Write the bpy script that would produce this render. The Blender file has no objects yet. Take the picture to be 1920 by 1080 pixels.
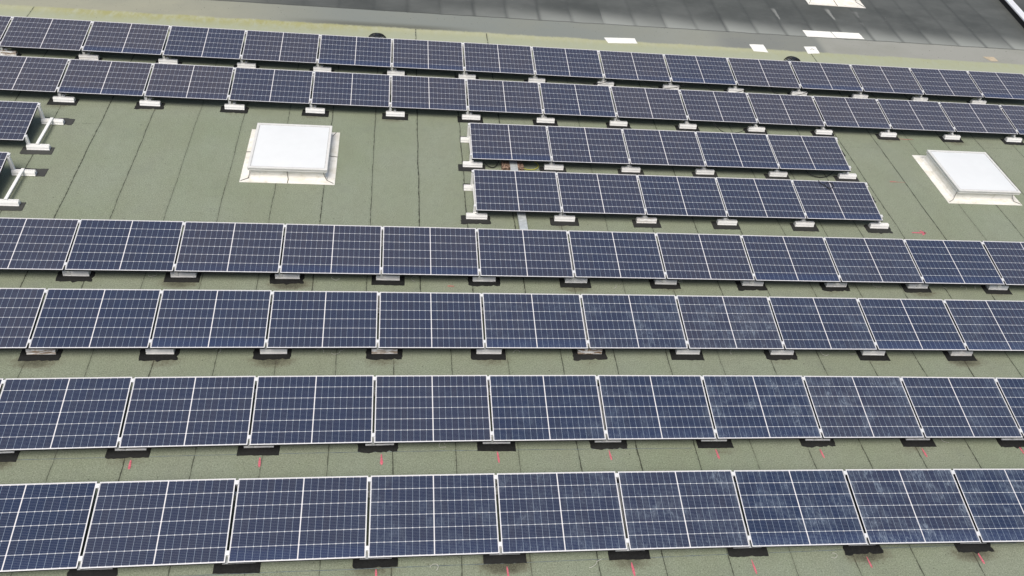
import bpy, bmesh, math, random
from mathutils import Vector, Matrix
sc = bpy.context.scene
R = math.radians

# ------------------------------------------------------------------ camera
H = 10.1172
PITCH, YAW, ROLL = 0.765713, 0.200805, 0.152607
fw = Vector((math.sin(YAW)*math.cos(PITCH), math.cos(YAW)*math.cos(PITCH), -math.sin(PITCH)))
rt = Vector((math.cos(YAW), -math.sin(YAW), 0)); up = rt.cross(fw)
r2 = rt*math.cos(ROLL)+up*math.sin(ROLL); u2 = up*math.cos(ROLL)-rt*math.sin(ROLL)
cam = bpy.data.cameras.new("camera"); camo = bpy.data.objects.new("camera", cam)
sc.collection.objects.link(camo)
m = Matrix((r2, u2, -fw)).transposed().to_4x4(); m.translation = (0, 0, H)
camo.matrix_world = m
cam.sensor_width = 36; cam.lens = 36*1492.447/1920; cam.clip_end = 500; cam.clip_start = .1
sc.camera = camo

# ------------------------------------------------------------------ light
SUN_EL, SUN_AZ = R(65), R(205)          # azimuth clockwise from +Y: high, slightly behind the camera
w = bpy.data.worlds.new("World"); sc.world = w; w.use_nodes = True
nt = w.node_tree; nt.nodes.clear()
sky = nt.nodes.new('ShaderNodeTexSky'); sky.sky_type = 'NISHITA'; sky.sun_disc = False
sky.sun_elevation = SUN_EL; sky.sun_rotation = SUN_AZ; sky.dust_density = 4; sky.air_density = 1.0; sky.ozone_density = 1
bg = nt.nodes.new('ShaderNodeBackground'); bg.inputs[1].default_value = .09
out = nt.nodes.new('ShaderNodeOutputWorld')
nt.links.new(sky.outputs[0], bg.inputs[0]); nt.links.new(bg.outputs[0], out.inputs[0])
sl = bpy.data.lights.new("sun", 'SUN'); sl.energy = 2.15; sl.angle = R(38); sl.color = (1, .95, .86)
so = bpy.data.objects.new("sun", sl); sc.collection.objects.link(so)
d = Vector((math.sin(SUN_AZ)*math.cos(SUN_EL), math.cos(SUN_AZ)*math.cos(SUN_EL), math.sin(SUN_EL)))
so.rotation_euler = d.to_track_quat('Z', 'Y').to_euler(); so.location = (0, -10, 30)
sc.view_settings.view_transform = 'Standard'; sc.view_settings.look = 'None'
sc.view_settings.exposure = 0.26; sc.view_settings.gamma = 1

# ------------------------------------------------------------------ node helper
class NT:
    def __init__(s, name):
        s.m = bpy.data.materials.new(name); s.m.use_nodes = True; s.t = s.m.node_tree; s.t.nodes.clear()
        s.o = s.t.nodes.new('ShaderNodeOutputMaterial'); s.b = s.t.nodes.new('ShaderNodeBsdfPrincipled')
        s.t.links.new(s.b.outputs[0], s.o.inputs[0])
    def n(s, typ, **k):
        x = s.t.nodes.new(typ)
        for a, v in k.items(): setattr(x, a, v)
        return x
    def put(s, sock, v):
        if isinstance(v, bpy.types.NodeSocket): s.t.links.new(v, sock)
        elif isinstance(v, (tuple, list)): sock.default_value = tuple(v)+((1,) if len(sock.default_value) == 4 and len(v) == 3 else ())
        else: sock.default_value = v
    def M(s, op, a, b=0., c=0., clamp=False):
        x = s.n('ShaderNodeMath', operation=op, use_clamp=clamp)
        s.put(x.inputs[0], a); s.put(x.inputs[1], b); s.put(x.inputs[2], c); return x.outputs[0]
    def mix(s, f, a, b, mode='MIX'):
        x = s.n('ShaderNodeMix', data_type='RGBA', blend_type=mode); x.clamp_factor = True
        s.put(x.inputs[0], f); s.put(x.inputs[6], a); s.put(x.inputs[7], b); return x.outputs[2]
    def obj(s):
        x = s.n('ShaderNodeTexCoord'); y = s.n('ShaderNodeSeparateXYZ'); s.put(y.inputs[0], x.outputs['Object'])
        return x.outputs['Object'], y.outputs[0], y.outputs[1], y.outputs[2]
    def pos(s):
        x = s.n('ShaderNodeNewGeometry'); y = s.n('ShaderNodeSeparateXYZ'); s.put(y.inputs[0], x.outputs['Position'])
        return x.outputs['Position'], y.outputs[0], y.outputs[1], y.outputs[2]
    def vec(s, x, y, z=0.):
        v = s.n('ShaderNodeCombineXYZ'); s.put(v.inputs[0], x); s.put(v.inputs[1], y); s.put(v.inputs[2], z); return v.outputs[0]
    def noise(s, v, sc_, det=3, rough=.55, dist=0.):
        x = s.n('ShaderNodeTexNoise'); s.put(x.inputs['Vector'], v); x.inputs['Scale'].default_value = sc_
        x.inputs['Detail'].default_value = det; x.inputs['Roughness'].default_value = rough; x.inputs['Distortion'].default_value = dist
        return x.outputs[0]
    def white(s, v):
        x = s.n('ShaderNodeTexWhiteNoise', noise_dimensions='3D'); s.put(x.inputs['Vector'], v); return x.outputs['Value']
    def ss(s, v, a, b, lo=0., hi=1.):
        x = s.n('ShaderNodeMapRange', interpolation_type='SMOOTHSTEP'); s.put(x.inputs[0], v)
        for i, q in enumerate((a, b, lo, hi)): s.put(x.inputs[i+1], q)
        return x.outputs[0]
    def attr(s, name):
        x = s.n('ShaderNodeAttribute', attribute_name=name); return x.outputs['Fac']
    def ocol(s):
        x = s.n('ShaderNodeObjectInfo'); y = s.n('ShaderNodeSeparateColor'); s.put(y.inputs[0], x.outputs['Color'])
        return y.outputs[0], y.outputs[1], y.outputs[2], x.outputs['Random']
    def bump(s, h, strength, dist):
        x = s.n('ShaderNodeBump'); s.put(x.inputs['Height'], h); x.inputs['Strength'].default_value = strength
        x.inputs['Distance'].default_value = dist; s.put(s.b.inputs['Normal'], x.outputs[0])
    def fin(s, col, rough=.6, metal=0., spec=.5):
        s.put(s.b.inputs['Base Color'], col); s.put(s.b.inputs['Roughness'], rough)
        s.put(s.b.inputs['Metallic'], metal); s.put(s.b.inputs['Specular IOR Level'], spec); return s.m

PW, PL = 1.722, 1.134
def mat_glass():
    t = NT('solar_glass'); co, x, y, z = t.obj(); pr, dirt, bl, rnd = t.ocol()
    M = t.M
    # cell grid: 2 halves of 9 columns, 6 rows
    mx, my, cg = .0145, .0145, .0065        # margins, half centre gap
    cw = (PW/2-mx-cg)/9; ch = (PL-2*my)/6
    xr = M('SUBTRACT', M('ABSOLUTE', M('SUBTRACT', x, PW/2)), cg)
    u = M('DIVIDE', xr, cw); v = M('DIVIDE', M('SUBTRACT', y, my), ch)
    fu = M('ABSOLUTE', M('SUBTRACT', M('FRACT', M('ADD', u, .5)), .5))      # distance to nearest vertical line, cells
    fv = M('ABSOLUTE', M('SUBTRACT', M('FRACT', M('ADD', v, .5)), .5))
    du = M('MULTIPLY', fu, cw); dv = M('MULTIPLY', fv, ch)
    lineU = M('LESS_THAN', du, .0015)
    lineV = M('LESS_THAN', dv, .0028)
    # little diamonds where cut corners meet
    dia = M('LESS_THAN', M('ADD', du, dv), .0095)
    edge = M('MAXIMUM', M('GREATER_THAN', u, 9.0), M('MAXIMUM', M('LESS_THAN', v, 0.), M('GREATER_THAN', v, 6.)))
    cen = M('LESS_THAN', xr, 0.)
    white = M('MAXIMUM', M('MAXIMUM', lineU, lineV), M('MAXIMUM', M('MAXIMUM', edge, cen), dia))
    # ribbons: nine fine wires along x in each cell
    fb = M('ABSOLUTE', M('SUBTRACT', M('FRACT', M('MULTIPLY', v, 9.)), .5))
    wire = M('LESS_THAN', fb, .035)
    side = M('GREATER_THAN', x, PW/2)
    cid = t.vec(M('ADD', M('FLOOR', u), M('MULTIPLY', side, 20.)), M('FLOOR', v), M('MULTIPLY', rnd, 91.))
    h1 = t.white(cid)
    big = t.noise(t.vec(x, y, M('MULTIPLY', rnd, 40.)), 1.3, 2)
    base = t.mix(pr, (.0060, .0165, .054), (.044, .039, .054))  # purple end also holds grazing sky reflection, painted into the cell colour
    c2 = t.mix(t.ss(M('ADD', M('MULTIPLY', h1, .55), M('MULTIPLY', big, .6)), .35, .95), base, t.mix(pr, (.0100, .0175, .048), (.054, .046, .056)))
    # bluer lowest cells row on some panels
    c2 = t.mix(M('MULTIPLY', t.ss(v, 1.3, .4), bl), c2, (.017, .034, .100))
    fine = t.noise(t.vec(x, M('MULTIPLY', y, 1.), rnd), 260, 2)
    c2 = t.mix(M('MULTIPLY', fine, .16), c2, (.035, .058, .115))
    c2 = t.mix(M('MULTIPLY', wire, .55), c2, (.42, .45, .50))
    lc = t.mix(lineV, (.34, .41, .50), (.58, .61, .66))
    lc = t.mix(M('MAXIMUM', M('MAXIMUM', cen, edge), dia), lc, (.76, .74, .74))
    col = t.mix(white, c2, lc)
    # dust film: thin everywhere, heavier on neglected panels and along the lower rim
    n1 = t.noise(t.vec(x, y, M('MULTIPLY', rnd, 17.)), 2.6, 6, .62, .6)
    n2 = t.noise(t.vec(M('MULTIPLY', x, 1.5), M('MULTIPLY', y, .6), M('MULTIPLY', rnd, 57.)), 16, 5, .7, 1.)
    film = M('MULTIPLY', M('MULTIPLY', t.ss(n1, .42, .78), t.ss(n2, .35, .75)), M('MULTIPLY', dirt, 1.0))
    rim = M('MULTIPLY', t.ss(y, .22, .0), M('MULTIPLY', t.ss(n2, .45, .7), M('MULTIPLY', dirt, .55)))
    exd = M('MINIMUM', x, M('SUBTRACT', PW, x))
    sid = M('MULTIPLY', t.ss(exd, .13, .01), M('MULTIPLY', t.ss(n1, .35, .6), M('MULTIPLY', dirt, .6)))
    rim = M('MAXIMUM', rim, M('MULTIPLY', sid, t.ss(n2, .3, .7)))
    spk = M('MULTIPLY', t.ss(t.noise(t.vec(x, y, M('MULTIPLY', rnd, 33.)), 45, 2, .5), .735, .78), M('ADD', .15, M('MULTIPLY', dirt, .5)))
    f = M('ADD', M('MAXIMUM', M('MAXIMUM', film, rim), spk), .012, clamp=True)
    col = t.mix(f, col, (.30, .37, .44))
    t.put(t.b.inputs['Sheen Weight'], .22); t.put(t.b.inputs['Sheen Roughness'], .45); t.put(t.b.inputs['Sheen Tint'], (.86, .86, 1.))
    return t.fin(col, M('ADD', .16, M('MULTIPLY', f, .5)), 0., .42)

def mat_alu(name, col, rough, metal, rust=True, grain=True):
    t = NT(name); co, x, y, z = t.obj(); r, g, b, rnd = t.ocol()
    n = t.noise(t.vec(M_(t, x, 2.), y, z), 30, 4)
    c = t.mix(t.M('MULTIPLY', t.ss(n, .35, .8), .25), col, tuple(.7*q for q in col))
    if rust:
        n2 = t.noise(t.vec(t.M('MULTIPLY', x, 1.), t.M('MULTIPLY', y, 4.), t.M('ADD', t.M('MULTIPLY', z, 6.), t.M('MULTIPLY', rnd, 9.))), 6, 4, .6)
        c = t.mix(t.M('MULTIPLY', t.ss(n2, .42, .56), r), c, (.26, .165, .085))
    return t.fin(c, rough, metal, .5)
def M_(t, x, k): return t.M('MULTIPLY', x, k)

def mat_simple(name, col, rough=.7, var=.3, scale=20, bump=0, metal=0., spec=.5):
    t = NT(name); co, x, y, z = t.obj(); r, g, b, rnd = t.ocol()
    n = t.noise(t.vec(x, y, t.M('ADD', z, t.M('MULTIPLY', rnd, 20.))), scale, 5, .6)
    c = t.mix(t.ss(n, .3, .75), tuple((1-var)*q for q in col), tuple(min(1, (1+var*.6)*q) for q in col))
    if bump: t.bump(n, bump, .01)
    return t.fin(c, rough, metal, spec)

def mat_roof():
    t = NT('roof_membrane'); P, x, y, z = t.pos(); M = t.M
    wob = t.noise(t.vec(x, y, 0.), .9, 2); wob2 = t.noise(t.vec(x, y, 3.), 9, 3)
    xx = M('ADD', x, M('ADD', M('MULTIPLY', M('SUBTRACT', wob, .5), .06), M('MULTIPLY', M('SUBTRACT', wob2, .5), .018)))
    front = M('LESS_THAN', y, 9.35); right = M('MULTIPLY', M('GREATER_THAN', x, 9.75), M('GREATER_THAN', y, 11.4))
    dark = M('GREATER_THAN', y, 21.08); band = M('MULTIPLY', M('GREATER_THAN', y, 20.17), M('LESS_THAN', y, 21.08))
    def sel(f, a, b): return M('ADD', M('MULTIPLY', f, M('SUBTRACT', b, a)), a)
    off = sel(dark, sel(right, sel(front, .43, -.02), 10.75-.965*11), 4.0-.95*4)
    sp = sel(right, sel(front, .95, .937), .965); sp = sel(dark, sp, .93)
    q = M('DIVIDE', M('SUBTRACT', xx, off), sp)
    dist = M('MULTIPLY', M('ABSOLUTE', M('SUBTRACT', M('FRACT', M('ADD', q, .5)), .5)), sp)
    idx = M('FLOOR', q); idn = M('ROUND', q)
    zone = M('ADD', M('MULTIPLY', front, 5.), M('MULTIPLY', dark, 11.))
    hs = t.white(t.vec(idx, zone, 1.)); hl = t.white(t.vec(idn, zone, 2.))
    # granulated green felt
    g1 = t.noise(P, 48, 3, .7); g2 = t.noise(P, 7, 5, .65); g3 = t.noise(P, .55, 4, .6); g4 = t.noise(t.vec(x, M('MULTIPLY', y, .35), z), 2.2, 4, .6)
    g5 = t.noise(P, 120, 2, .6)
    c = t.mix(t.ss(g3, .3, .7), (.225, .268, .178), (.258, .298, .222))
    c = t.mix(M('MULTIPLY', t.ss(g4, .35, .75), .35), c, (.205, .222, .150))
    c = t.mix(M('MULTIPLY', hs, sel(t.ss(y, 18.5, 19.2), .38, .05)), c, (.252, .272, .196))
    c = t.mix(M('MULTIPLY', t.ss(g2, .42, .75), .30), c, (.165, .18, .135))
    gr = M('ADD', M('MULTIPLY', g1, .6), M('MULTIPLY', g5, .55))
    c = t.mix(M('MULTIPLY', t.ss(gr, .56, .70), .40), c, (.44, .46, .38))
    c = t.mix(M('MULTIPLY', t.ss(gr, .60, .46), .50), c, (.085, .09, .065))
    # long faint scratches and dull damp blotches
    sc1 = t.noise(t.vec(M('MULTIPLY', x, 3.), M('MULTIPLY', y, 14.), 8.), 1.6, 5, .75)
    c = t.mix(M('MULTIPLY', t.ss(M('ABSOLUTE', M('SUBTRACT', sc1, .5)), .012, .0), M('MULTIPLY', t.ss(g3, .52, .68), .45)), c, (.09, .095, .07))
    c = t.mix(M('MULTIPLY', t.ss(t.noise(t.vec(x, y, 21.), .9, 5, .7), .52, .72), .28), c, (.18, .20, .165))
    # nearer sheets are a shade yellower and darker
    c = t.mix(t.ss(y, 11.5, 6.5, 0., .4), c, t.mix(1., c, (.95, .97, .98), 'MULTIPLY'))
    # moss and algae along the foot of the slope
    mn = t.noise(t.vec(M('MULTIPLY', x, 2.2), M('MULTIPLY', y, .9), 0.), 2.5, 5, .7)
    mb = M('MULTIPLY', t.ss(y, 19.55, 20.12), t.ss(y, 20.5, 20.15))
    mossx = sel(t.ss(x, -9.5, -7.5), 0.35, 1.); mossx = M('MULTIPLY', mossx, sel(t.ss(x, -3., .5), 1., .30))
    c = t.mix(M('MULTIPLY', t.ss(y, 17.8, 19.4), .8), c, (.40, .425, .31))
    c = t.mix(M('MULTIPLY', M('MULTIPLY', t.ss(y, 19.85, 20.1), t.ss(x, 13., 9.)), .45), c, (.47, .465, .31))
    c = t.mix(M('MULTIPLY', M('MULTIPLY', mb, t.ss(mn, .3, .62)), M('MULTIPLY', mossx, .8)), c, (.33, .32, .12))
    # pale band of newer sheet
    bn = t.noise(t.vec(x, M('MULTIPLY', y, 1.5), 5.), .5, 4, .6)
    bc = t.mix(t.ss(x, -6., -1.), (.33, .33, .255), (.215, .235, .215))
    bc = t.mix(t.ss(x, 4., 11.), bc, (.29, .30, .26))
    bc = t.mix(M('MULTIPLY', t.ss(x, 8.5, 9.5), t.ss(x, 12.4, 12.1)), bc, (.20, .212, .198))
    bc = t.mix(t.ss(x, 12.05, 12.6), bc, (.31, .315, .285))
    bc = t.mix(M('MULTIPLY', t.ss(bn, .4, .68), .45), bc, (.24, .25, .21))
    bc = t.mix(M('MULTIPLY', M('MULTIPLY', t.ss(y, 20.5, 20.25), t.ss(x, -3.5, -1.2)), M('MULTIPLY', t.ss(x, 2.6, .4), .75)), bc, (.115, .12, .095))
    edgey = M('ADD', y, M('ADD', M('MULTIPLY', M('SUBTRACT', t.noise(t.vec(x, 0., 1.), 1.2, 4), .5), .16), M('MULTIPLY', M('SUBTRACT', t.noise(t.vec(x, y, 1.), 12., 3), .5), .10)))
    c = t.mix(t.ss(edgey, 20.12, 20.24), c, bc)
    # dark upper sheet with washed out, paler feet
    dn = t.noise(t.vec(M('MULTIPLY', x, .6), M('MULTIPLY', y, .9), 2.), 1.1, 6, .65)
    dn2 = t.noise(t.vec(M('MULTIPLY', x, 1.), M('MULTIPLY', y, 5.), 2.), 5, 4, .65)
    dc = t.mix(t.ss(dn, .3, .7), (.066, .072, .068), (.108, .115, .109))
    dc = t.mix(M('MULTIPLY', t.ss(hs, .2, .9), .12), dc, (.15, .16, .15))
    dc = t.mix(M('MULTIPLY', t.ss(dn2, .4, .8), .25), dc, (.075, .08, .075))
    frq = M('FRACT', q)
    # pale run-off smears below the sheet joints
    for (ax, ay, bx_, by_, wd, st) in ((11.42, 22.75, 11.44, 22.05, .10, .6), (13.28, 22.95, 13.32, 22.25, .13, .7), (14.20, 22.9, 14.22, 22.5, .16, .3), (14.15, 22.2, 14.18, 21.95, .09, .3)):
        tt = M('DIVIDE', M('SUBTRACT', y, by_), ay-by_)
        cx = M('ADD', M('MULTIPLY', tt, ax-bx_), bx_)
        dd = M('ABSOLUTE', M('SUBTRACT', x, M('ADD', cx, M('MULTIPLY', M('SUBTRACT', g2, .5), .12))))
        sm = M('MULTIPLY', t.ss(M('DIVIDE', dd, M('ADD', .25, M('MULTIPLY', tt, .75))), wd, wd*.35), M('MULTIPLY', t.ss(tt, -.1, .15), t.ss(tt, 1.1, .85)))
        dc = t.mix(M('MULTIPLY', sm, st), dc, (.33, .34, .32))
    pf = M('MULTIPLY', t.ss(M('ADD', y, M('MULTIPLY', frq, .22)), 22.1, 21.15), t.ss(x, -1., 6.))
    dc = t.mix(M('MULTIPLY', M('MULTIPLY', pf, sel(hs, .78, 1.)), .75), dc, (.36, .38, .35))
    dc = t.mix(M('MULTIPLY', t.ss(x, -2., -8.), .9), dc, (.27, .275, .225))
    c = t.mix(dark, c, dc)
    fold = M('MULTIPLY', M('LESS_THAN', M('ABSOLUTE', M('SUBTRACT', edgey2(t, x, y), 21.10)), .022), .75)
    c = t.mix(fold, c, (.075, .08, .07))
    # seams between sheets
    sw = sel(t.ss(wob2, .35, .65), .004, .0115)
    seam = M('MULTIPLY', M('LESS_THAN', dist, M('MULTIPLY', sw, sel(hl, .7, 1.15))), sel(hl, .55, .95))
    inb = M('MULTIPLY', band, M('GREATER_THAN', hl, .12))
    notb = M('SUBTRACT', 1., inb)
    dseam = M('MULTIPLY', M('MULTIPLY', dark, t.ss(dist, .10, .0)), sel(hl, .08, .55))
    plain = M('MULTIPLY', M('MULTIPLY', seam, notb), M('SUBTRACT', 1., dark))
    far = M('SUBTRACT', 1., M('MULTIPLY', M('GREATER_THAN', y, 18.9), M('LESS_THAN', hl, .88)))
    c = t.mix(M('MULTIPLY', plain, far), c, (.018, .02, .014))
    c = t.mix(M('MULTIPLY', M('MULTIPLY', M('MULTIPLY', far, t.ss(dist, .055, .0)), M('SUBTRACT', 1., M('MAXIMUM', dark, inb))), .18), c, (.10, .11, .08))
    c = t.mix(dseam, c, (.055, .06, .058))
    # occasional cross laps
    ly = sel(hs, 12.5, 15.6)
    lap = M('MULTIPLY', M('LESS_THAN', M('ABSOLUTE', M('SUBTRACT', M('ADD', y, M('MULTIPLY', wob2, .03)), ly)), .006), M('GREATER_THAN', hs, .72))
    lap = M('MULTIPLY', lap, M('MULTIPLY', M('GREATER_THAN', y, 12.), t.ss(wob2, .35, .6)))
    c = t.mix(M('MULTIPLY', lap, .7), c, (.04, .045, .03))
    # soot and dirt gathered round the pads
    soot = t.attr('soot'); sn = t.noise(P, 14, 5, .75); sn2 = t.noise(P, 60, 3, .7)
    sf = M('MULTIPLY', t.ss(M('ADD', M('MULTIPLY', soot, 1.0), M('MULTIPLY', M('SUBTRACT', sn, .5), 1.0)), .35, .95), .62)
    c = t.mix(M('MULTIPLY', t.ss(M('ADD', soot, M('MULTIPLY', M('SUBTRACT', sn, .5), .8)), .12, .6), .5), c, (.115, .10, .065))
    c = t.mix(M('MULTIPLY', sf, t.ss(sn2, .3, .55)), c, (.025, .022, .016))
    # scattered crumbs
    sp1 = t.ss(t.noise(P, 21, 2, .5), .705, .74)
    c = t.mix(M('MULTIPLY', sp1, M('MULTIPLY', M('SUBTRACT', 1., dark), .75)), c, (.05, .052, .04))
    sp2 = t.ss(t.noise(t.vec(x, y, 44.), 26, 2, .5), .755, .775)
    c = t.mix(M('MULTIPLY', sp2, .6), c, (.50, .50, .42))
    hgt = M('ADD', M('MULTIPLY', g1, .5), M('ADD', M('MULTIPLY', seam, -1.5), M('MULTIPLY', g2, .8)))
    t.bump(hgt, .35, .006)
    return t.fin(c, M('SUBTRACT', .92, M('MULTIPLY', dark, .25)), 0., .3)
def edgey2(t, x, y):
    return t.M('ADD', y, t.M('MULTIPLY', t.M('SUBTRACT', t.noise(t.vec(x, 0., 7.), 1.6, 4), .5), .09))

def mat_pad():
    t = NT('bitumen_pad'); P, x, y, z = t.pos()
    n = t.noise(P, 30, 5, .7); n2 = t.noise(P, 170, 2, .6)
    c = t.mix(t.ss(n, .35, .75), (.007, .0075, .008), (.017, .018, .018))
    r, g, b, rnd = t.ocol()
    c = t.mix(g, c, (.062, .064, .060))
    c = t.mix(t.M('MULTIPLY', t.ss(n2, .62, .75), .35), c, (.14, .14, .13))
    t.bump(n2, .5, .004)
    return t.fin(c, .85, 0, .3)

def mat_flash():
    t = NT('white_membrane'); P, x, y, z = t.pos()
    n = t.noise(t.vec(t.M('MULTIPLY', x, .6), y, t.M('MULTIPLY', z, 7.)), 4, 5, .7); n3 = t.noise(P, 9, 5, .65)
    c = t.mix(t.ss(n, .35, .72), (.86, .85, .80), (.72, .69, .60))
    c = t.mix(t.M('MULTIPLY', t.ss(n3, .50, .75), .5), c, (.52, .49, .38))
    return t.fin(c, .55, 0, .4)

def mat_paver():
    t = NT('coarse_paver'); co, x, y, z = t.obj(); r, g, b, rnd = t.ocol()
    v = t.n('ShaderNodeTexVoronoi'); t.put(v.inputs['Vector'], co); v.inputs['Scale'].default_value = 55
    n = t.noise(co, 60, 3)
    sepv = t.n('ShaderNodeSeparateColor'); t.put(sepv.inputs[0], v.outputs['Color'])
    c = t.mix(t.ss(sepv.outputs[0], .2, .8), (.03, .02, .015), (.36, .25, .18))
    c = t.mix(t.M('MULTIPLY', n, .35), c, (.32, .19, .13))
    t.bump(v.outputs['Distance'], .6, .01)
    return t.fin(c, .9)

MG = mat_glass()
M_FRAME = mat_alu('anodised_frame', (.84, .85, .86), .42, .15, rust=False)
M_RAIL = mat_alu('galvanised_rail', (.90, .90, .88), .5, .0)
M_CLAMP = mat_alu('clamp_metal', (.82, .83, .83), .4, .2, rust=False)
M_SIDE_SHADE = mat_simple('shade_painted_flank', (.018, .018, .02), .6, .2, spec=.2)  # shade on the silver frame's sides, painted as a near-black flank
M_BACK = mat_simple('black_backing', (.02, .02, .022), .5, .2)
M_ROOF = mat_roof(); M_PAD = mat_pad(); M_FLASH = mat_flash()
M_LID = mat_simple('opal_dome', (.79, .815, .815), .28, .02, 3)
M_GASKET = mat_simple('pale_gasket', (.55, .56, .55), .5, .2)
M_SEAL = mat_simple('grey_seal', (.20, .20, .19), .6, .3)
M_LIDF = mat_simple('white_lid_frame', (.74, .74, .71), .4, .06, 12)
M_CRACK = mat_simple('dark_joint', (.07, .06, .045), .9, .3)
M_RED = mat_simple('red_spray_paint', (.66, .15, .20), .8, .35, 40)
M_CHALK = mat_simple('blue_chalk', (.15, .19, .20), .9, .4, 12)
M_BLACK = mat_simple('black_plastic', (.014, .014, .015), .4, .3, 30)
M_WHITEP = mat_simple('white_scrap', (.62, .62, .56), .5, .2)
M_YEL = mat_simple('yellow_tube', (.55, .52, .07), .45, .2)
M_TRAY = mat_simple('galvanised_tray', (.66, .71, .71), .4, .18, 14, metal=.3)
M_PAVER = mat_paver()
M_PATCHW = mat_simple('patch_felt', (.90, .90, .84), .7, .07, 14)
M_PATCHB = mat_simple('beige_patch', (.50, .42, .30), .8, .15, 10)
M_CAP = mat_simple('bright_coping', (.80, .82, .84), .35, .08, 8)
M_WALLD = mat_simple('black_parapet', (.012, .012, .013), .7, .3)

# ------------------------------------------------------------------ mesh helper
C = sc.collection
class MB:
    def __init__(s): s.v = []; s.f = []; s.mi = []
    def poly(s, pts, faces, mi=0):
        k = len(s.v); s.v += [tuple(q) for q in pts]
        for f in faces: s.f.append(tuple(k+i for i in f)); s.mi.append(mi)
        return s
    def hexa(s, p, mi=0):     # 8 points: bottom ccw, top ccw
        return s.poly(p, [(3, 2, 1, 0), (4, 5, 6, 7), (0, 1, 5, 4), (1, 2, 6, 5), (2, 3, 7, 6), (3, 0, 4, 7)], mi)
    def box(s, x0, x1, y0, y1, z0, z1, mi=0):
        return s.hexa([(x0, y0, z0), (x1, y0, z0), (x1, y1, z0), (x0, y1, z0), (x0, y0, z1), (x1, y0, z1), (x1, y1, z1), (x0, y1, z1)], mi)
    def bar(s, a, b, wx, wy, upv=(0, 0, 1), mi=0):
        a = Vector(a); b = Vector(b); d = (b-a).normalized(); sx = d.cross(Vector(upv)).normalized(); sy = sx.cross(d)
        q = []
        for e in (a, b):
            for i, j in ((-1, -1), (1, -1), (1, 1), (-1, 1)): q.append(e+sx*wx*i/2+sy*wy*j/2)
        return s.hexa([q[0], q[3], q[2], q[1], q[4], q[7], q[6], q[5]], mi)
    def prism_x(s, prof, x0, x1, mi=0):   # profile (y,z) ccw seen from -x... closed
        n = len(prof); k = len(s.v)
        s.v += [(x0, a, b) for a, b in prof]+[(x1, a, b) for a, b in prof]
        s.f.append(tuple(k+i for i in range(n))); s.mi.append(mi)
        s.f.append(tuple(k+n+i for i in reversed(range(n)))); s.mi.append(mi)
        for i in range(n):
            j = (i+1) % n; s.f.append((k+i, k+n+i, k+n+j, k+j)); s.mi.append(mi)
        return s
    def tube(s, pts, r, n=6, closed=False, mi=0):
        k = len(s.v); pts = [Vector(q) for q in pts]; N = len(pts)
        for i, q in enumerate(pts):
            a = pts[(i-1) % N] if (closed or i > 0) else q; b = pts[(i+1) % N] if (closed or i < N-1) else q
            d = (b-a).normalized(); ref = Vector((0, 0, 1)) if abs(d.z) < .9 else Vector((1, 0, 0))
            sx = d.cross(ref).normalized(); sy = sx.cross(d)
            for j in range(n):
                t = 2*math.pi*j/n; s.v.append(tuple(q+(sx*math.cos(t)+sy*math.sin(t))*r))
        for i in range(N if closed else N-1):
            for j in range(n):
                a = k+i*n+j; b = k+i*n+(j+1) % n; i2 = (i+1) % N
                s.f.append((a, b, k+i2*n+(j+1) % n, k+i2*n+j)); s.mi.append(mi)
        return s
    def blob(s, outline, z0, z1, mi=0):
        n = len(outline); k = len(s.v)
        s.v += [(a, b, z0) for a, b in outline]+[(a*.985, b*.985, z1) for a, b in outline]
        s.f.append(tuple(k+n+i for i in range(n))); s.mi.append(mi)
        s.f.append(tuple(k+i for i in reversed(range(n)))); s.mi.append(mi)
        for i in range(n):
            j = (i+1) % n; s.f.append((k+i, k+j, k+n+j, k+n+i)); s.mi.append(mi)
        return s
    def mesh(s, name, mats):
        me = bpy.data.meshes.new(name); me.from_pydata(s.v, [], s.f)
        for q in (mats if isinstance(mats, (list, tuple)) else [mats]): me.materials.append(q)
        me.polygons.foreach_set('material_index', s.mi)
        bm = bmesh.new(); bm.from_mesh(me); bmesh.ops.recalc_face_normals(bm, faces=bm.faces); bm.to_mesh(me); bm.free()
        me.update(); return me
    def build(s, name, mats, parent=None, loc=(0, 0, 0), rot=(0, 0, 0)):
        o = bpy.data.objects.new(name, s.mesh(name, mats)); C.objects.link(o); o.parent = parent
        o.location = loc; o.rotation_euler = rot; return o
def bevel(o, wd, seg=1):
    b = o.modifiers.new('bevel', 'BEVEL'); b.width = wd; b.segments = seg; b.limit_method = 'ANGLE'; return o
def tag(o, label, cat, group=None):
    o['label'] = label; o['category'] = cat
    if group: o['group'] = group
    return o
def empty(name, loc, rz=0.):
    o = bpy.data.objects.new(name, None); C.objects.link(o); o.location = loc; o.rotation_euler = (0, 0, rz)
    o.empty_display_size = .2; return o
def ORD(n): return ['first', 'second', 'third', 'fourth', 'fifth', 'sixth', 'seventh', 'eighth', 'ninth', 'tenth', 'eleventh', 'twelfth', 'thirteenth', 'fourteenth', 'fifteenth', 'sixteenth'][n]

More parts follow.
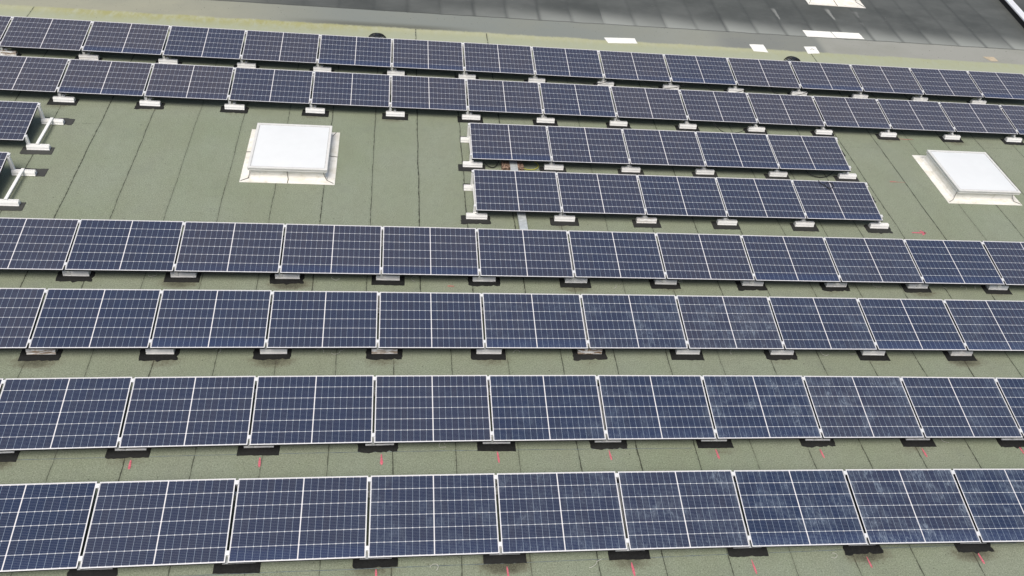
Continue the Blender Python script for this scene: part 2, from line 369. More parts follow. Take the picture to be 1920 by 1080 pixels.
# ------------------------------------------------------------------ rows (metres; camera stands above the origin)
# key: x of first seam, y of front edge there, pitch, yaw slope, bend, number of seams, panel index range
ROWS = {
 'A': (-8.99912, 17.64272, 1.76496, -.00162, .0002, 15, -1, 15, 'farthest row'),
 'B': (-7.24064, 15.85202, 1.76358, .00016, .00019, 14, -1, 14, 'second farthest row'),
 'C': (1.55029, 13.96758, 1.74582, .0025, .00029, 6, 0, 5, 'upper short middle row'),
 'D': (1.52836, 12.23498, 1.74734, .00028, .00021, 6, 0, 5, 'lower short middle row'),
 'E': (-5.5294, 10.36463, 1.75403, -.00078, -.00019, 11, -1, 11, 'fourth nearest row'),
 'F': (-5.55145, 8.63592, 1.7539, .00077, -.00045, 10, -1, 10, 'third nearest row'),
 'G': (-5.56397, 6.80167, 1.75216, .00084, -.00098, 10, -1, 10, 'second nearest row'),
 'H': (-3.8454, 5.02029, 1.75473, -.0024, -.00108, 8, -1, 8, 'nearest row'),
}
Z0 = .25; TILT = .148966; GAP = .030
def row_xy(k, j):
    x0, y0, p, a, b = ROWS[k][:5]; x = x0+p*j
    return x, y0+a*x+b*x*x, a+2*b*x
rng = random.Random(7)

# ------------------------------------------------------------------ roof
def roof_z(x, y):
    if y < 20.2: return 0.
    if y < 21.1: return .02*(y-20.2)/.9
    return .02+(y-21.1)*.035
def on(x, y, dz=0.):      # a point measured on the flat plane, moved along its sight line on to the slope
    z = 0.
    for _ in range(6):
        s = 1-z/H; z = roof_z(x*s, y*s)
    s = 1-z/H; return (x*s, y*s, z+dz)
soots = []
def build_roof():
    xs = [-30, -20, -14]+[-11.+.125*i for i in range(0, 224)]+[20, 26, 34, 60]
    ys = [-12, -6, 0, 3]+[4.+.1*i for i in range(0, 160)]+[20.0, 20.2, 20.35, 20.65, 21.1, 21.4, 22, 24, 27, 32, 40, 60]
    ys = sorted(set(round(q, 3) for q in ys)); nx, ny = len(xs), len(ys)
    v = [(a, b, roof_z(a, b)) for b in ys for a in xs]
    f = [(j*nx+i, j*nx+i+1, (j+1)*nx+i+1, (j+1)*nx+i) for j in range(ny-1) for i in range(nx-1)]
    me = bpy.data.meshes.new('roof'); me.from_pydata(v, [], f); me.materials.append(M_ROOF)
    at = me.attributes.new('soot', 'FLOAT', 'POINT'); vals = [0.]*len(v)
    import bisect
    for (cx, cy, rx, ry, am) in soots:
        i0 = bisect.bisect(xs, cx-2.2*rx); i1 = bisect.bisect(xs, cx+2.2*rx)
        j0 = bisect.bisect(ys, cy-2.2*ry); j1 = bisect.bisect(ys, cy+2.2*ry)
        for j in range(j0, min(j1, ny)):
            for i in range(i0, min(i1, nx)):
                q = ((xs[i]-cx)/rx)**2+((ys[j]-cy)/ry)**2
                k = j*nx+i; vals[k] = max(vals[k], am*math.exp(-q))
    at.data.foreach_set('value', vals)
    o = bpy.data.objects.new('roof', me); C.objects.link(o); o['kind'] = 'structure'
    o['label'] = 'green granulated felt roof rising to a dark grey sheet at the back'

# ------------------------------------------------------------------ panel
def panel_meshes():
    f = MB(); w_ = .0078; t = .035
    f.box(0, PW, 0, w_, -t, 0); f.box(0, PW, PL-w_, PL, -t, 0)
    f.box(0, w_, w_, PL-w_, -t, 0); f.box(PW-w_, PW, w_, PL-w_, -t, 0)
    g = MB().box(w_, PW-w_, w_, PL-w_, -.007, -.0025)
    b = MB().box(w_, PW-w_, w_, PL-w_, -.012, -.0075)
    j = MB()
    for q in (.35, .5, .65): j.box(PW*q-.05, PW*q+.05, PL-.13, PL-.07, -.03, -.0125)
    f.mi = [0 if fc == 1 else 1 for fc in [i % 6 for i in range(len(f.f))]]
    return f.mesh('frame', [M_FRAME, M_SIDE_SHADE]), g.mesh('glass', MG), b.mesh('backsheet', M_BACK), j.mesh('junction_box', M_BLACK)
PM = panel_meshes()
DIRTY = {('H', 4): .5, ('H', 5): .65, ('H', 6): 1., ('H', 7): .6, ('H', 3): .4, ('H', 2): .25, ('G', 6): .55, ('G', 7): .6, ('G', 8): .35, ('G', 5): .4, ('G', 9): .3, ('G', 4): .25,
         ('F', 5): .45, ('F', 6): .55, ('F', 7): .3, ('F', 8): .2, ('F', 9): .3, ('F', 4): .3, ('E', 8): .25}
PURP = {'A': .85, 'B': .8, 'C': .5, 'D': .45, 'E': .38, 'F': .28, 'G': .18, 'H': .1}  # purple tint per row; far rows raised to carry painted sky reflection
BLUES = {('A', 2), ('A', 4), ('A', 7), ('A', 9), ('B', 2), ('B', 3), ('B', 6), ('E', 9)}
def add_panel(k, j, x, y, slope, label, group='tilted solar panels in long rows'):
    # x, y: left end of the front edge (outer frame)
    e = empty('solar_panel', (x, y, Z0), slope); tag(e, label, 'solar panel', group)
    e.rotation_euler = (TILT+rng.gauss(0, .0022), rng.gauss(0, .0008), slope+rng.gauss(0, .0012)); e.location.z += rng.gauss(0, .0015)
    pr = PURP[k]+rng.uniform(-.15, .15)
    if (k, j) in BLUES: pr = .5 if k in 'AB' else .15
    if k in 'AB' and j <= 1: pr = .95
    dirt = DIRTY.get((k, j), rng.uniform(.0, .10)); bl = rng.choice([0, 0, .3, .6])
    for nm, me in zip(('frame', 'glass', 'backsheet', 'junction_box'), PM):
        o = bpy.data.objects.new(nm, me); C.objects.link(o); o.parent = e
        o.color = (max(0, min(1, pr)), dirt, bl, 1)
    return e, pr, dirt
def look(pr, dirt): return 'dusty blue' if dirt > .3 else ('greyish purple' if pr > .6 else 'navy blue')
for k in ROWS:
    x0, y0, p, a, b, ns, j0, j1, rn = ROWS[k]; n = 0
    for j in range(j0, j1):
        x, y, s = row_xy(k, j); x += GAP/2 + (p-PW-GAP)/2
        e, pr, dirt = add_panel(k, j, x, y+s*.02, s, '')
        if k in 'CD':
            e['label'] = f"{look(pr, dirt)} panel, {ORD(n)} of five from left in the {rn}"
        else:
            nb = ', cut by photo edge' if n == 0 or j == j1-1 else ''
            e['label'] = f"{look(pr, dirt)} panel, {ORD(n)} from left in the {rn}{nb}"
        n += 1
# two panels that end the short rows at the left edge
LX = -7.315
LEFT = [('C', 14.048, 'greyish navy solar panel at the left edge, nearer the back rows, its right end open', 'upper'),
        ('D', 12.285, 'sliver of navy solar panel at left edge below another lone panel', 'lower')]
for k, y, lab, _ in LEFT:
    add_panel(k, 20, LX-.012-PW, y, 0, lab)

# ------------------------------------------------------------------ mounting stand
def rail_profile():
    # ribbed channel: wide foot, waist groove, top flange
    return [(0, 0), (.120, 0), (.120, .014), (.112, .020), (.104, .046), (.110, .052), (.088, .092), (.072, .092),
            (.070, .062), (.050, .062), (.048, .092), (.032, .092), (.010, .052), (.016, .046), (.008, .020), (0, .014)]
def stand_meshes():
    # local: origin at seam, roof level, y = 0 under the front edge of the panels; rail spans x 0..0.42 shifted later
    ms = {}
    ms['front_rail'] = MB().prism_x(rail_profile(), 0, .42).mesh('front_rail', M_RAIL)
    ms['rear_rail'] = ms['front_rail']
    ms['cross_beam'] = MB().box(.185, .240, .03, .975, .0925, .118).mesh('cross_beam', M_RAIL)
    return ms
SM = stand_meshes()
def post_mesh(h, name, lean):
    m_ = MB(); wd = .052
    # channel-section upright with a foot plate
    m_.hexa([(-wd/2, -.004, .05), (wd/2, -.004, .05), (wd/2, .006, .05), (-wd/2, .006, .05), (-wd/2, -.004+lean, h), (wd/2, -.004+lean, h), (wd/2, .006+lean, h), (-wd/2, .006+lean, h)])
    for s in (-1, 1):
        a, b = (s*wd/2-.004, s*wd/2+.004)
        m_.hexa([(a, .0065, .05), (b, .0065, .05), (b, .052, .05), (a, .052, .05), (a, .0065+lean, h), (b, .0065+lean, h), (b, .040+lean, h), (a, .040+lean, h)])
    return m_.mesh(name, M_RAIL)
FP = post_mesh(.262, 'front_post', .0); RP = post_mesh(.395, 'rear_post', .0)
CL = MB().box(-.026, .026, -.030, .030, .0, .006).box(-.0135, .0135, -.030, .030, -.045, -.0005).box(-.008, .008, -.008, .008, .0065, .012).mesh('clamp', [M_CLAMP])
def pad_mesh(seed, front=True):
    r = random.Random(seed); pts = []
    X0, X1, Y0, Y1 = 0., .59, 0., .25
    rough = [.003, .006, .011][seed % 3]
    def edge(a, b, n):
        for i in range(n):
            t = i/n; q = Vector(a).lerp(Vector(b), t); pts.append((q.x+r.gauss(0, rough*.6), q.y+r.gauss(0, rough)))
    edge((X0, Y0), (X1, Y0), 14); edge((X1, Y0), (X1, Y1), 6); edge((X1, Y1), (X0, Y1), 8); edge((X0, Y1), (X0, Y0), 6)
    return MB().blob(pts, .003, .009).mesh('pad', M_PAD)
PADS = [pad_mesh(i) for i in range(9)]
ROWP = {  # rail y, pad y (offset from panel front edge), soot
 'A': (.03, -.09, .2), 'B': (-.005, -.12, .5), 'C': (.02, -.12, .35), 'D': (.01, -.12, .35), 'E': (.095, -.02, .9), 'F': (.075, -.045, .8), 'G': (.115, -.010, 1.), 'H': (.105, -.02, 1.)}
def add_stand(k, x, y, slope, label, xo=None, end=0, rust=0., grp='white mounting stands under the panel seams'):
    ry, py, so_ = ROWP[k]
    e = empty('mounting_stand', (x, y, 0), slope); tag(e, label, 'mounting stand', grp)
    if xo is None: xo = -.105-.0075*max(0, x)+rng.uniform(-.015, .015)
    def put(nm, me, loc, rot=(0, 0, 0), col=(0, 0, 0, 1)):
        o = bpy.data.objects.new(nm, me); C.objects.link(o); o.parent = e; o.location = loc; o.rotation_euler = rot; o.color = col; return o
    put('front_rail', SM['front_rail'], (xo, ry, .009), (0, 0, rng.uniform(-.012, .012)), (rust, 0, 0, 1))
    put('rear_rail', SM['rear_rail'], (xo, ry+.92, .009), (0, 0, 0), (0, 0, 0, 1))
    put('cross_beam', SM['cross_beam'], (xo-.01, ry+.03, .009))
    put('front_post', FP, (0, .10, 0)); put('rear_post', RP, (0, ry+.985, 0))
    grey = .9 if x < -7 and k in 'CD' else (.35 if k in 'CD' else rng.uniform(0, .2))
    put('pad', PADS[rng.randrange(9)], (xo-.095+rng.uniform(-.015, .015), py, 0), (0, 0, rng.uniform(-.02, .02)), (0, grey, 0, 1))
    put('pad', PADS[rng.randrange(9)], (xo-.01, ry+.925, 0), (0, 0, 0), (0, grey, 0, 1))
    for s in (.125, PL-.055):
        put('clamp', CL, (0, s*math.cos(TILT), Z0+s*math.sin(TILT)+.001), (TILT, 0, 0))
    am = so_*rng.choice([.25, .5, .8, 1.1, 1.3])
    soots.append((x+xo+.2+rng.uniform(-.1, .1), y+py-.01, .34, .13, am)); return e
RUST = {('F', 0): .9, ('F', 3): .8, ('F', 5): 1., ('F', 9): .3, ('A', 0): .9, ('D', 2): .3, ('A', 1): .2}
for k in ROWS:
    x0, y0, p, a, b, ns, j0, j1, rn = ROWS[k]
    for j in range(ns):
        x, y, s = row_xy(k, j); ru = RUST.get((k, j), 0)
        xo = None
        if k in 'CD' and j == 0: xo = -.17
        if k in 'CD' and j == ns-1: xo = -.20
        rs = 'rust stained' if ru > .5 else 'white metal'
        if k in 'CD': where = 'at the open left end of' if j == 0 else ('at the open right end of' if j == ns-1 else f'under the {ORD(j-1)} panel gap in')
        else: where = f'under the {ORD(j)} panel gap from left in'
        add_stand(k, x, y, s, f"{rs} stand {where} the {rn}", xo, 0, ru)
for k, y, lab, nm in LEFT:
    add_stand(k, LX+.003, y, 0, f"white H-shaped stand beside the {nm} lone panel at left edge", -.02, 0, 0)

# ------------------------------------------------------------------ skylights
def skylight(cx, fy, z0, label, w=1.87, l=1.88, lid=(1.56, 1.60), joints='F'):
    e = empty('skylight', (cx, fy+l/2, z0)); tag(e, label, 'skylight', 'white skylights on the roof')
    hw, hl = w/2, l/2; iw, il = lid[0]/2-.03, lid[1]/2-.03; r = random.Random(int(cx*10))
    # flashing skirt lying on the roof
    def ring(m_, ax, ay, az, bx, by, bz):
        A = [(-ax, -ay, az), (ax, -ay, az), (ax, ay, az), (-ax, ay, az)]; B = [(-bx, -by, bz), (bx, -by, bz), (bx, by, bz), (-bx, by, bz)]
        m_.poly(A+B, [(0, 1, 5, 4), (1, 2, 6, 5), (2, 3, 7, 6), (3, 0, 4, 7)])
    s = MB(); n = 14
    ring(s, hw, hl, .0, hw-.004, hl-.004, .008); ring(s, hw-.004, hl-.004, .008, iw+.035, il+.035, .014)
    s.build('flashing', M_FLASH, e)
    u = MB(); ring(u, iw+.033, il+.033, .012, iw-.01, il-.01, .055); ring(u, iw-.01, il-.01, .055, iw-.035, il-.035, .205)
    u.build('upstand', M_FLASH, e)
    # joint cracks in the flashing
    c = MB()
    def crack(pts, wd=.009):
        for a, b in zip(pts, pts[1:]): c.bar(a, b, wd, .006)
    zj = .016
    crack([(-hw+.02, -hl+.03, zj), (-iw-.02, -il-.05, .024), (-iw+.01, -il+.0, .10), (-iw+.02, -il+.02, .20)])
    crack([(hw-.03, -hl+.03, zj), (iw+.02, -il-.05, .024), (iw-.03, -il+.0, .10), (iw-.05, -il+.02, .20)])
    if joints == 'F':
        crack([(0, -hl, zj), (.008, -il-.05, .02), (-.006, -il-.005, .07), (-.01, -il+.02, .2)], .012)
        crack([(iw+.01, .02, .03), (hw, .01, zj)]); crack([(-hw, .08, zj), (-iw-.01, .08, .03)])
        crack([(iw+.04, hl-.16, zj), (hw-.08, hl-.02, zj)])
    c.build('joint', M_CRACK, e)
    # lid: lower tray, upper frame, opal sheet
    lw, ll = lid[0]/2, lid[1]/2
    t = MB(); t.box(-lw+.004, lw-.004, -ll+.004, ll-.004, .205, .232); bevel(t.build('lid_tray', M_LIDF, e), .004)
    g = MB(); g.box(-lw+.016, lw-.016, -ll+.016, ll-.016, .2325, .2465); g.build('seal', M_SEAL, e)
    g = MB(); q = .05
    g.box(-lw+q, lw-q, -ll+q, -ll+q+.012, .25, .2775); g.box(-lw+q, lw-q, ll-q-.012, ll-q, .25, .2775); g.box(-lw+q, -lw+q+.012, -ll+q+.012, ll-q-.012, .25, .2775); g.box(lw-q-.012, lw-q, -ll+q+.012, ll-q-.012, .25, .2775); g.build('lid_gasket', M_GASKET, e)
    f = MB(); q = .05
    f.box(-lw, lw, -ll, -ll+q, .247, .282); f.box(-lw, lw, ll-q, ll, .247, .282); f.box(-lw, -lw+q, -ll+q, ll-q, .247, .282); f.box(lw-q, lw, -ll+q, ll-q, .247, .282)
    bevel(f.build('lid_frame', M_LIDF, e), .005, 2)
    # gently crowned sheet
    p = MB(); N = 12; k = [];
    for j in range(N+1):
        for i in range(N+1):
            qq = q+.012; a = -lw+qq+(2*lw-2*qq)*i/N; b = -ll+qq+(2*ll-2*qq)*j/N
            k.append((a, b, .270+.016*(1-(2*i/N-1)**4)*(1-(2*j/N-1)**4)))
    p.poly(k, [(j*(N+1)+i, j*(N+1)+i+1, (j+1)*(N+1)+i+1, (j+1)*(N+1)+i) for j in range(N) for i in range(N)])
    o = p.build('lid_sheet', M_LID, e)
    for pl in o.data.polygons: pl.use_smooth = True
    return e
e = skylight(-2.20, 13.235, .002, 'white square skylight standing alone left of the short rows')
for ch in e.children:
    if ch.name.startswith('lid') or ch.name.startswith('seal'): ch.location.x += .012; ch.location.y -= .02
e = skylight(13.38, 13.245, .002, 'white square skylight at the right, beyond the short rows', joints='N')
for ch in e.children:
    if ch.name.startswith('lid') or ch.name.startswith('seal'): ch.location.x += .03; ch.location.y -= .02
sx_, sy_, sz_ = on(13.87, 23.49, .003)
e = skylight(sx_+.02, sy_-.09, sz_+.035*1.15-.003, 'white skylight on the dark roof cut off by the top photo edge', w=1.95, l=2.3, joints='F'); e.rotation_euler.x = math.atan(.035)

# ------------------------------------------------------------------ flat patches on the roof
def patch(pts, name, mat, label, cat, group, lines=()):
    P_ = [Vector(on(a, b)) for a, b in pts]; c = sum(P_, Vector())/4
    m_ = MB(); r = random.Random(len(label)); o_ = []
    for i in range(4):
        a, b = P_[i]-c, P_[(i+1) % 4]-c
        for t in (0, .25, .5, .75):
            q = a.lerp(b, t); o_.append((q.x+r.uniform(-.006, .006), q.y+r.uniform(-.006, .006), q.z))
    n = len(o_); m_.poly([(a, b, z+.004) for a, b, z in o_]+[(a*.99, b*.99, z+.009) for a, b, z in o_], [tuple(range(n, 2*n))]+[(i, (i+1) % n, n+(i+1) % n, n+i) for i in range(n)])
    for ln in lines:
        for a, b in zip(ln, ln[1:]): m_.bar((a[0], a[1], .0095), (b[0], b[1], .0095), .012, .003, mi=1)
    o = m_.build(name, [mat, M_CRACK], None, c); tag(o, label, cat, group); return o
PG = 'pale felt patches at the foot of the dark slope'
patch([(5.70, 20.0), (6.55, 20.07), (6.54, 20.37), (5.64, 20.31)], 'roof_patch', M_PATCHW, 'long cream patch alone behind the middle of the farthest row', 'roof patch', PG)
patch([(9.95, 20.02), (10.38, 20.0), (10.38, 20.45), (9.94, 20.43)], 'roof_patch', M_PATCHW, 'small plain cream patch left of the black drain guard', 'roof patch', PG)
patch([(11.61, 20.06), (12.0, 20.12), (12.02, 20.52), (11.64, 20.48)], 'roof_patch', M_PATCHW, 'small cream patch with a dark scratch, right of the drain guard', 'roof patch', PG, [[(-.05, .02), (.0, .05), (.06, .03), (.10, .06)], [(.0, .05), (.05, .08)]])
patch([(11.99, 21.14), (12.93, 21.16), (12.90, 21.55), (11.99, 21.53)], 'roof_patch', M_PATCHW, 'left half of the long white double patch on the fold', 'roof patch', PG)
patch([(12.95, 21.16), (13.86, 21.20), (13.84, 21.57), (12.92, 21.55)], 'roof_patch', M_PATCHW, 'right half of the long white double patch on the fold', 'roof patch', PG)
patch([(17.55, 20.26), (17.80, 20.28), (17.80, 20.54), (17.42, 20.52)], 'roof_patch', M_PATCHB, 'beige worn patch near the right edge behind the farthest row', 'roof patch', PG)

# ------------------------------------------------------------------ drain guards
def drain(x, y, label):
    e = empty('drain_guard', (x, y, 0)); tag(e, label, 'drain guard', 'black leaf guards over roof drains')
    b = MB(); N = 28
    for r_, z_ in ((.235, .012), (.19, .08), (.115, .115)):
        b.tube([(r_*math.cos(2*math.pi*i/N), r_*math.sin(2*math.pi*i/N), z_) for i in range(N)], .010, 6, True)
    b.build('ring', M_BLACK, e)
    g = MB()
    for i in range(20):
        t = 2*math.pi*i/20; g.tube([(r_*math.cos(t), r_*math.sin(t), z_) for r_, z_ in ((.235, .012), (.225, .045), (.19, .084), (.115, .118), (.05, .122))], .0085, 5)
    g.build('cage', M_BLACK, e)
    c = MB(); c.tube([(0, 0, .108), (0, 0, .130)], .055, 14); c.poly([(.055*math.cos(2*math.pi*i/14), .055*math.sin(2*math.pi*i/14), .13) for i in range(14)], [tuple(range(14))])
    c.build('cap', M_WHITEP if False else M_BLACK, e)
    p = MB(); p.poly([(.18*math.cos(2*math.pi*i/20), .18*math.sin(2*math.pi*i/20), .006) for i in range(20)], [tuple(range(20))]); p.build('outlet', M_TRAY, e)
drain(-.57, 19.47, 'domed black drain guard behind the left part of the farthest row')
drain(10.93, 19.50, 'domed black drain guard behind the right part of the farthest row')

# ------------------------------------------------------------------ parapet at far right
cp = empty('parapet', (0, 0, 0)); tag(cp, 'bright metal capped parapet running across the top right corner', 'parapet')
def parz(y): return roof_z(0, y)
pa = MB(); pb = MB(); ys = [17, 20.2, 21.1, 27, 40]
def px_(y): return 19.98+.10*(y-22.5)
for a, b in zip(ys, ys[1:]):
    za, zb = parz(a), parz(b)
    pa.hexa([(px_(a), a, za-.02), (px_(a)+.30, a, za-.02), (px_(b)+.30, b, zb-.02), (px_(b), b, zb-.02), (px_(a), a, za+.15), (px_(a)+.30, a, za+.15), (px_(b)+.30, b, zb+.15), (px_(b), b, zb+.15)])
    pb.hexa([(px_(a)-.015, a, za+.152), (px_(a)+.24, a, za+.152), (px_(b)+.24, b, zb+.152), (px_(b)-.015, b, zb+.152), (px_(a)-.015, a, za+.19), (px_(a)+.24, a, za+.19), (px_(b)+.24, b, zb+.19), (px_(b)-.015, b, zb+.19)])
pa.build('wall', M_WALLD, cp); pb.build('coping', M_CAP, cp)

# ------------------------------------------------------------------ cable tray, pavers, tube, cables
tr = empty('cable_tray', (2.475, 13.2, 0)); tag(tr, 'galvanised cable tray running under the short rows', 'cable tray')
tm = MB(); tm.box(-.078, .078, -1.7, 1.7, .100, .103); tm.box(-.082, -.0785, -1.7, 1.7, .05, .103); tm.box(.0785, .082, -1.7, 1.7, .05, .103)
bevel(tm.build('cover', M_TRAY, tr), .001)
ts = MB()
for q in (-1.45, -.55, .35, 1.3): ts.box(-.05, .05, q-.04, q+.04, .002, .099)
ts.build('support', M_RAIL, tr)
for z, lab in ((.003, 'reddish coarse paver lowest under the cable tray'), (.052, 'reddish coarse paver stacked on another below the cable tray')):
    o = bevel(MB().box(-.235, .235, -.14, .14, 0, .046).build('paver', M_PAVER, None, (2.46+rng.uniform(-.01, .01), 14.03, z), (0, 0, rng.uniform(-.02, .02))), .006, 2)
    tag(o, lab, 'paver', 'pavers under the cable tray')
N = 30
o = MB().tube([(.20*math.cos(2*math.pi*i/N), .17*math.sin(2*math.pi*i/N), .01+.01*math.sin(3*i)) for i in range(N)], .008, 6, True).build('yellow_tube_loop', M_YEL, None, (2.84, 14.13, .012))
tag(o, 'loop of thin yellow tube lying beside the pavers', 'tube')
def cable(pts, label, r=.009):
    cs = []
    for i in range(len(pts)-1):
        p0 = Vector(pts[max(i-1, 0)]); p1 = Vector(pts[i]); p2 = Vector(pts[i+1]); p3 = Vector(pts[min(i+2, len(pts)-1)])
        for s in range(5):
            t = s/5; cs.append(.5*((2*p1)+(p2-p0)*t+(2*p0-5*p1+4*p2-p3)*t*t+(3*p1-p0-3*p2+p3)*t**3))
    cs.append(Vector(pts[-1])); c = Vector(pts[0])
    o = MB().tube([q-c for q in cs], r, 6).build('cable', M_BLACK, None, c); tag(o, label, 'cable', 'loose black solar cables'); return o
cable([(9.16, 14.30, .24), (9.28, 14.16, .1), (9.50, 14.06, .03), (9.75, 14.07, .03), (9.95, 14.16, .12), (10.02, 14.3, .25)], 'black cable loop sagging below the rightmost panel of the upper short row')
def onp(x, s, dz=.012): return (x, 12.265+s*math.cos(TILT), Z0+s*math.sin(TILT)+dz)
cable([onp(9.14, 1.12), onp(9.16, 1.04), onp(9.22, .97), onp(9.32, .90), onp(9.42, .92), onp(9.45, 1.0), onp(9.38, 1.06), onp(9.27, 1.03), onp(9.26, .94), onp(9.32, .83)], 'tangled black cable end lying on the rightmost panel of the lower short row', .007)
cable([(1.75, 14.1, .22), (1.9, 14.02, .06), (2.05, 14.0, .02), (2.15, 14.1, .1), (2.2, 14.3, .2)], 'short black cable hanging left of the pavers under the upper short row')
for i, (x, y) in enumerate(((4.2, 17.7), (6.1, 17.65), (7.8, 17.6), (9.5, 17.62))):
    cable([(x, y, .22), (x+.2, y-.06, .12), (x+.5, y-.10, .09), (x+.9, y-.07, .12), (x+1.2, y, .22)], f'black cable sagging in the dark gap under the farthest row, {ORD(i)} of four from left', .008)
cable([(7.5, 15.88, .2), (7.7, 15.72, .08), (7.95, 15.74, .02), (8.2, 15.70, .1), (8.5, 15.86, .2)], 'black cable sagging under the second row from the back, near its middle', .008)

# ------------------------------------------------------------------ painted marks
def stroke(pts, wds, label, z=.006, name='paint_mark', mat=None, grp='red spray paint marks on the felt', cat='paint mark'):
    m_ = MB(); n = len(pts); c = Vector(pts[0]); L_ = []; R_ = []; r = random.Random(n+int(100*pts[0][0]))
    for i in range(n):
        a = Vector(pts[max(i-1, 0)]); b = Vector(pts[min(i+1, n-1)]); d = (b-a).normalized(); nn = Vector((-d.y, d.x)); q = Vector(pts[i])-c
        w1 = wds[i]*(1+r.uniform(-.15, .15)); L_.append((*(q+nn*w1/2), 0)); R_.append((*(q-nn*w1/2), 0))
    m_.poly(L_+R_, [(i, i+1, n+i+1, n+i) for i in range(n-1)])
    o = m_.build(name, mat or M_RED, None, (c.x, c.y, z)); tag(o, label, cat, grp); return o
def tick(x0, ya, yb, label, w0=.035, w1=.055, dx=0.):
    stroke([(x0+dx*t, ya+(yb-ya)*t) for t in (0, .2, .5, .8, 1)], [w0*.4, w0*random.Random(label).uniform(.6, 1.1), (w0+w1)/2*random.Random(label+'a').uniform(.75, 1.2), w1*random.Random(label+'b').uniform(.7, 1.2), w1*.4], label)
Gm = [(-3.68, 6.74, 6.59), (-1.92, 6.75, 6.58), (-.19, 6.77, 6.58), (1.54, 6.78, 6.58), (3.27, 6.77, 6.59), (4.99, 6.75, 6.57), (6.73, 6.72, 6.55), (8.50, 6.70, 6.53), (10.265, 6.69, 6.55)]
for i, (x, a, b) in enumerate(Gm):
    tick(x, a, b, f'red paint tick, {ORD(i)} from the left in the gap behind the front row', .024, .05 if i == 0 else .034, .01)
Hm = [(-.22, 4.98, 4.78), (1.52, 4.95, 4.75), (3.25, 4.94, 4.74), (4.99, 4.91, 4.70), (6.73, 4.89, 4.72), (8.49, 4.88, 4.71)]
for i, (x, a, b) in enumerate(Hm):
    tick(x, a, b, f'red paint tick, {ORD(i)} from the left before the front row', .024, .034, .01)
def arrow(x0, x1, y, d, label):
    m_ = MB(); L_ = x1-x0; s = 1 if d > 0 else -1
    t = x1 if s > 0 else x0; t2 = x0 if s > 0 else x1; c = (t, y)
    def q(a, b): return (a, b, 0)
    m_.poly([q(t2-t, -.016), q(-.02*s, -.022), q(-.02*s, .022), q(t2-t, .010)], [(0, 1, 2, 3)])
    m_.poly([q(0, 0), q(-.11*s, .085), q(-.13*s, .055), q(-.035*s, 0)], [(0, 1, 2, 3)]); m_.poly([q(0, -.001), q(-.035*s, -.001), q(-.13*s, -.055), q(-.11*s, -.085)], [(0, 1, 2, 3)])
    o = m_.build('paint_mark', M_RED, None, (c[0], c[1], .006)); tag(o, label, 'paint mark', 'red spray paint marks on the felt')
arrow(11.0, 11.34, 12.17, 1, 'bright red arrow pointing right on the felt below the right skylight')
M_RED2 = mat_simple('faded_red_paint', (.42, .20, .16), .9, .3, 40)
stroke([(11.34, 14.0), (11.45, 14.0), (11.55, 13.99), (11.72, 13.99)], [.05, .035, .015, .01], 'faded red arrow between the short rows and the right skylight', mat=M_RED2)
stroke([(12.3, 15.80), (12.45, 15.83), (12.6, 15.81), (12.82, 15.83)], [.05, .02, .03, .012], 'faded red dash behind the right skylight under the second row', mat=M_RED2)
stroke([(.92, 10.335), (.97, 10.34), (1.04, 10.33)], [.03, .04, .02], 'small faint red dot in front of the fourth row from the front', mat=M_RED2)
def chalk(x0, x1, f, label):
    n = 60; stroke([(x0+(x1-x0)*i/n, f(x0+(x1-x0)*i/n)) for i in range(n+1)], [.005+.007*math.sin(i*1.7)**2 for i in range(n+1)], label, .0045, 'chalk_line', M_CHALK, 'blue chalk lines on the felt', 'chalk line')
chalk(-4.6, 9.2, lambda x: 4.995+.002*x+.002*math.sin(3*x), 'thin blue chalk line before the front row')
chalk(-5.2, 4.6, lambda x: 6.78+.03*math.sin((x+5.2)/3.1)-.0*x, 'thin blue chalk line in the gap behind the front row')

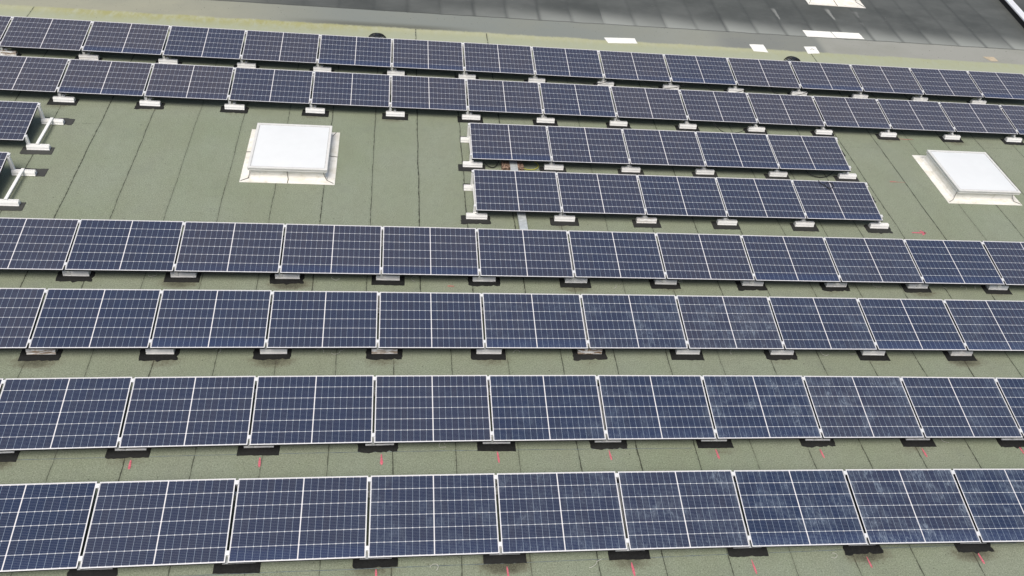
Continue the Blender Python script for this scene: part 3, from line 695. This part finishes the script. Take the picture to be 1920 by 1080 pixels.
# ------------------------------------------------------------------ curled scraps of cable tie
SCR = [(-7.02, 16.18, 'behind the upper lone panel, left of the first stand'), (-8.32, 16.19, 'behind the upper lone panel at the left edge'),
 (-4.2, 10.51, 'right of the second stand of the fourth row from front'), (-1.09, 10.5, 'right of the third gap of the fourth row from front'), (.35, 10.5, 'left of the fifth stand of the fourth row from front'),
 (4.02, 10.36, 'between sixth and seventh stand, fourth row from front'), (5.37, 10.5, 'right of the seventh stand of the fourth row from front'), (9.41, 10.5, 'before the third last panel of the fourth row from front'),
 (10.9, 10.47, 'leftmost of three scraps before the fourth row from front'), (11.29, 10.45, 'middle of three scraps at right before the fourth row'), (11.61, 10.47, 'right of three scraps at right before the fourth row'),
 (-1.22, 8.75, 'left of a pair before the third row from the front'), (-.98, 8.74, 'right of a pair before the third row from the front'), (2.04, 8.73, 'before the middle of the third row from the front'),
 (5.9, 8.75, 'left of the eighth stand, third row from the front'), (7.61, 8.74, 'right of the eighth stand, third row from the front'), (8.13, 8.74, 'left of the ninth stand, third row from the front'),
 (-2.82, 8.77, 'before the third panel of the third row from the front'), (.72, 6.90, 'right of the fourth stand, second row from front'), (8.99, 6.86, 'right of the last full stand, second row from front'),
 (6.22, 4.92, 'before the front row at the lower right'), (2.66, 4.95, 'before the front row near the middle'), (.55, 4.97, 'before the front row, left of the second tick')]
for i, (x, y, lab) in enumerate(SCR):
    r = random.Random(i*5+1); a0 = r.uniform(0, 6.28); rr = r.uniform(.035, .07); n = 9; ar = r.uniform(2., 4.2)
    pts = [(rr*math.cos(a0+ar*t/n)*(1+.5*t/n), rr*math.sin(a0+ar*t/n), .006+.03*math.sin(math.pi*t/n)*r.uniform(.6, 1)) for t in range(n+1)]
    if i % 3 == 0: pts += [(pts[-1][0]+r.uniform(.05, .09), pts[-1][1]+r.uniform(-.02, .05), .02)]
    o = MB().tube(pts, .0032, 5).build('cable_tie_scrap', M_WHITEP, None, (x, y, .004))
    tag(o, 'curled white cable tie scrap '+lab, 'scrap', 'white cable tie scraps on the felt')

build_roof()
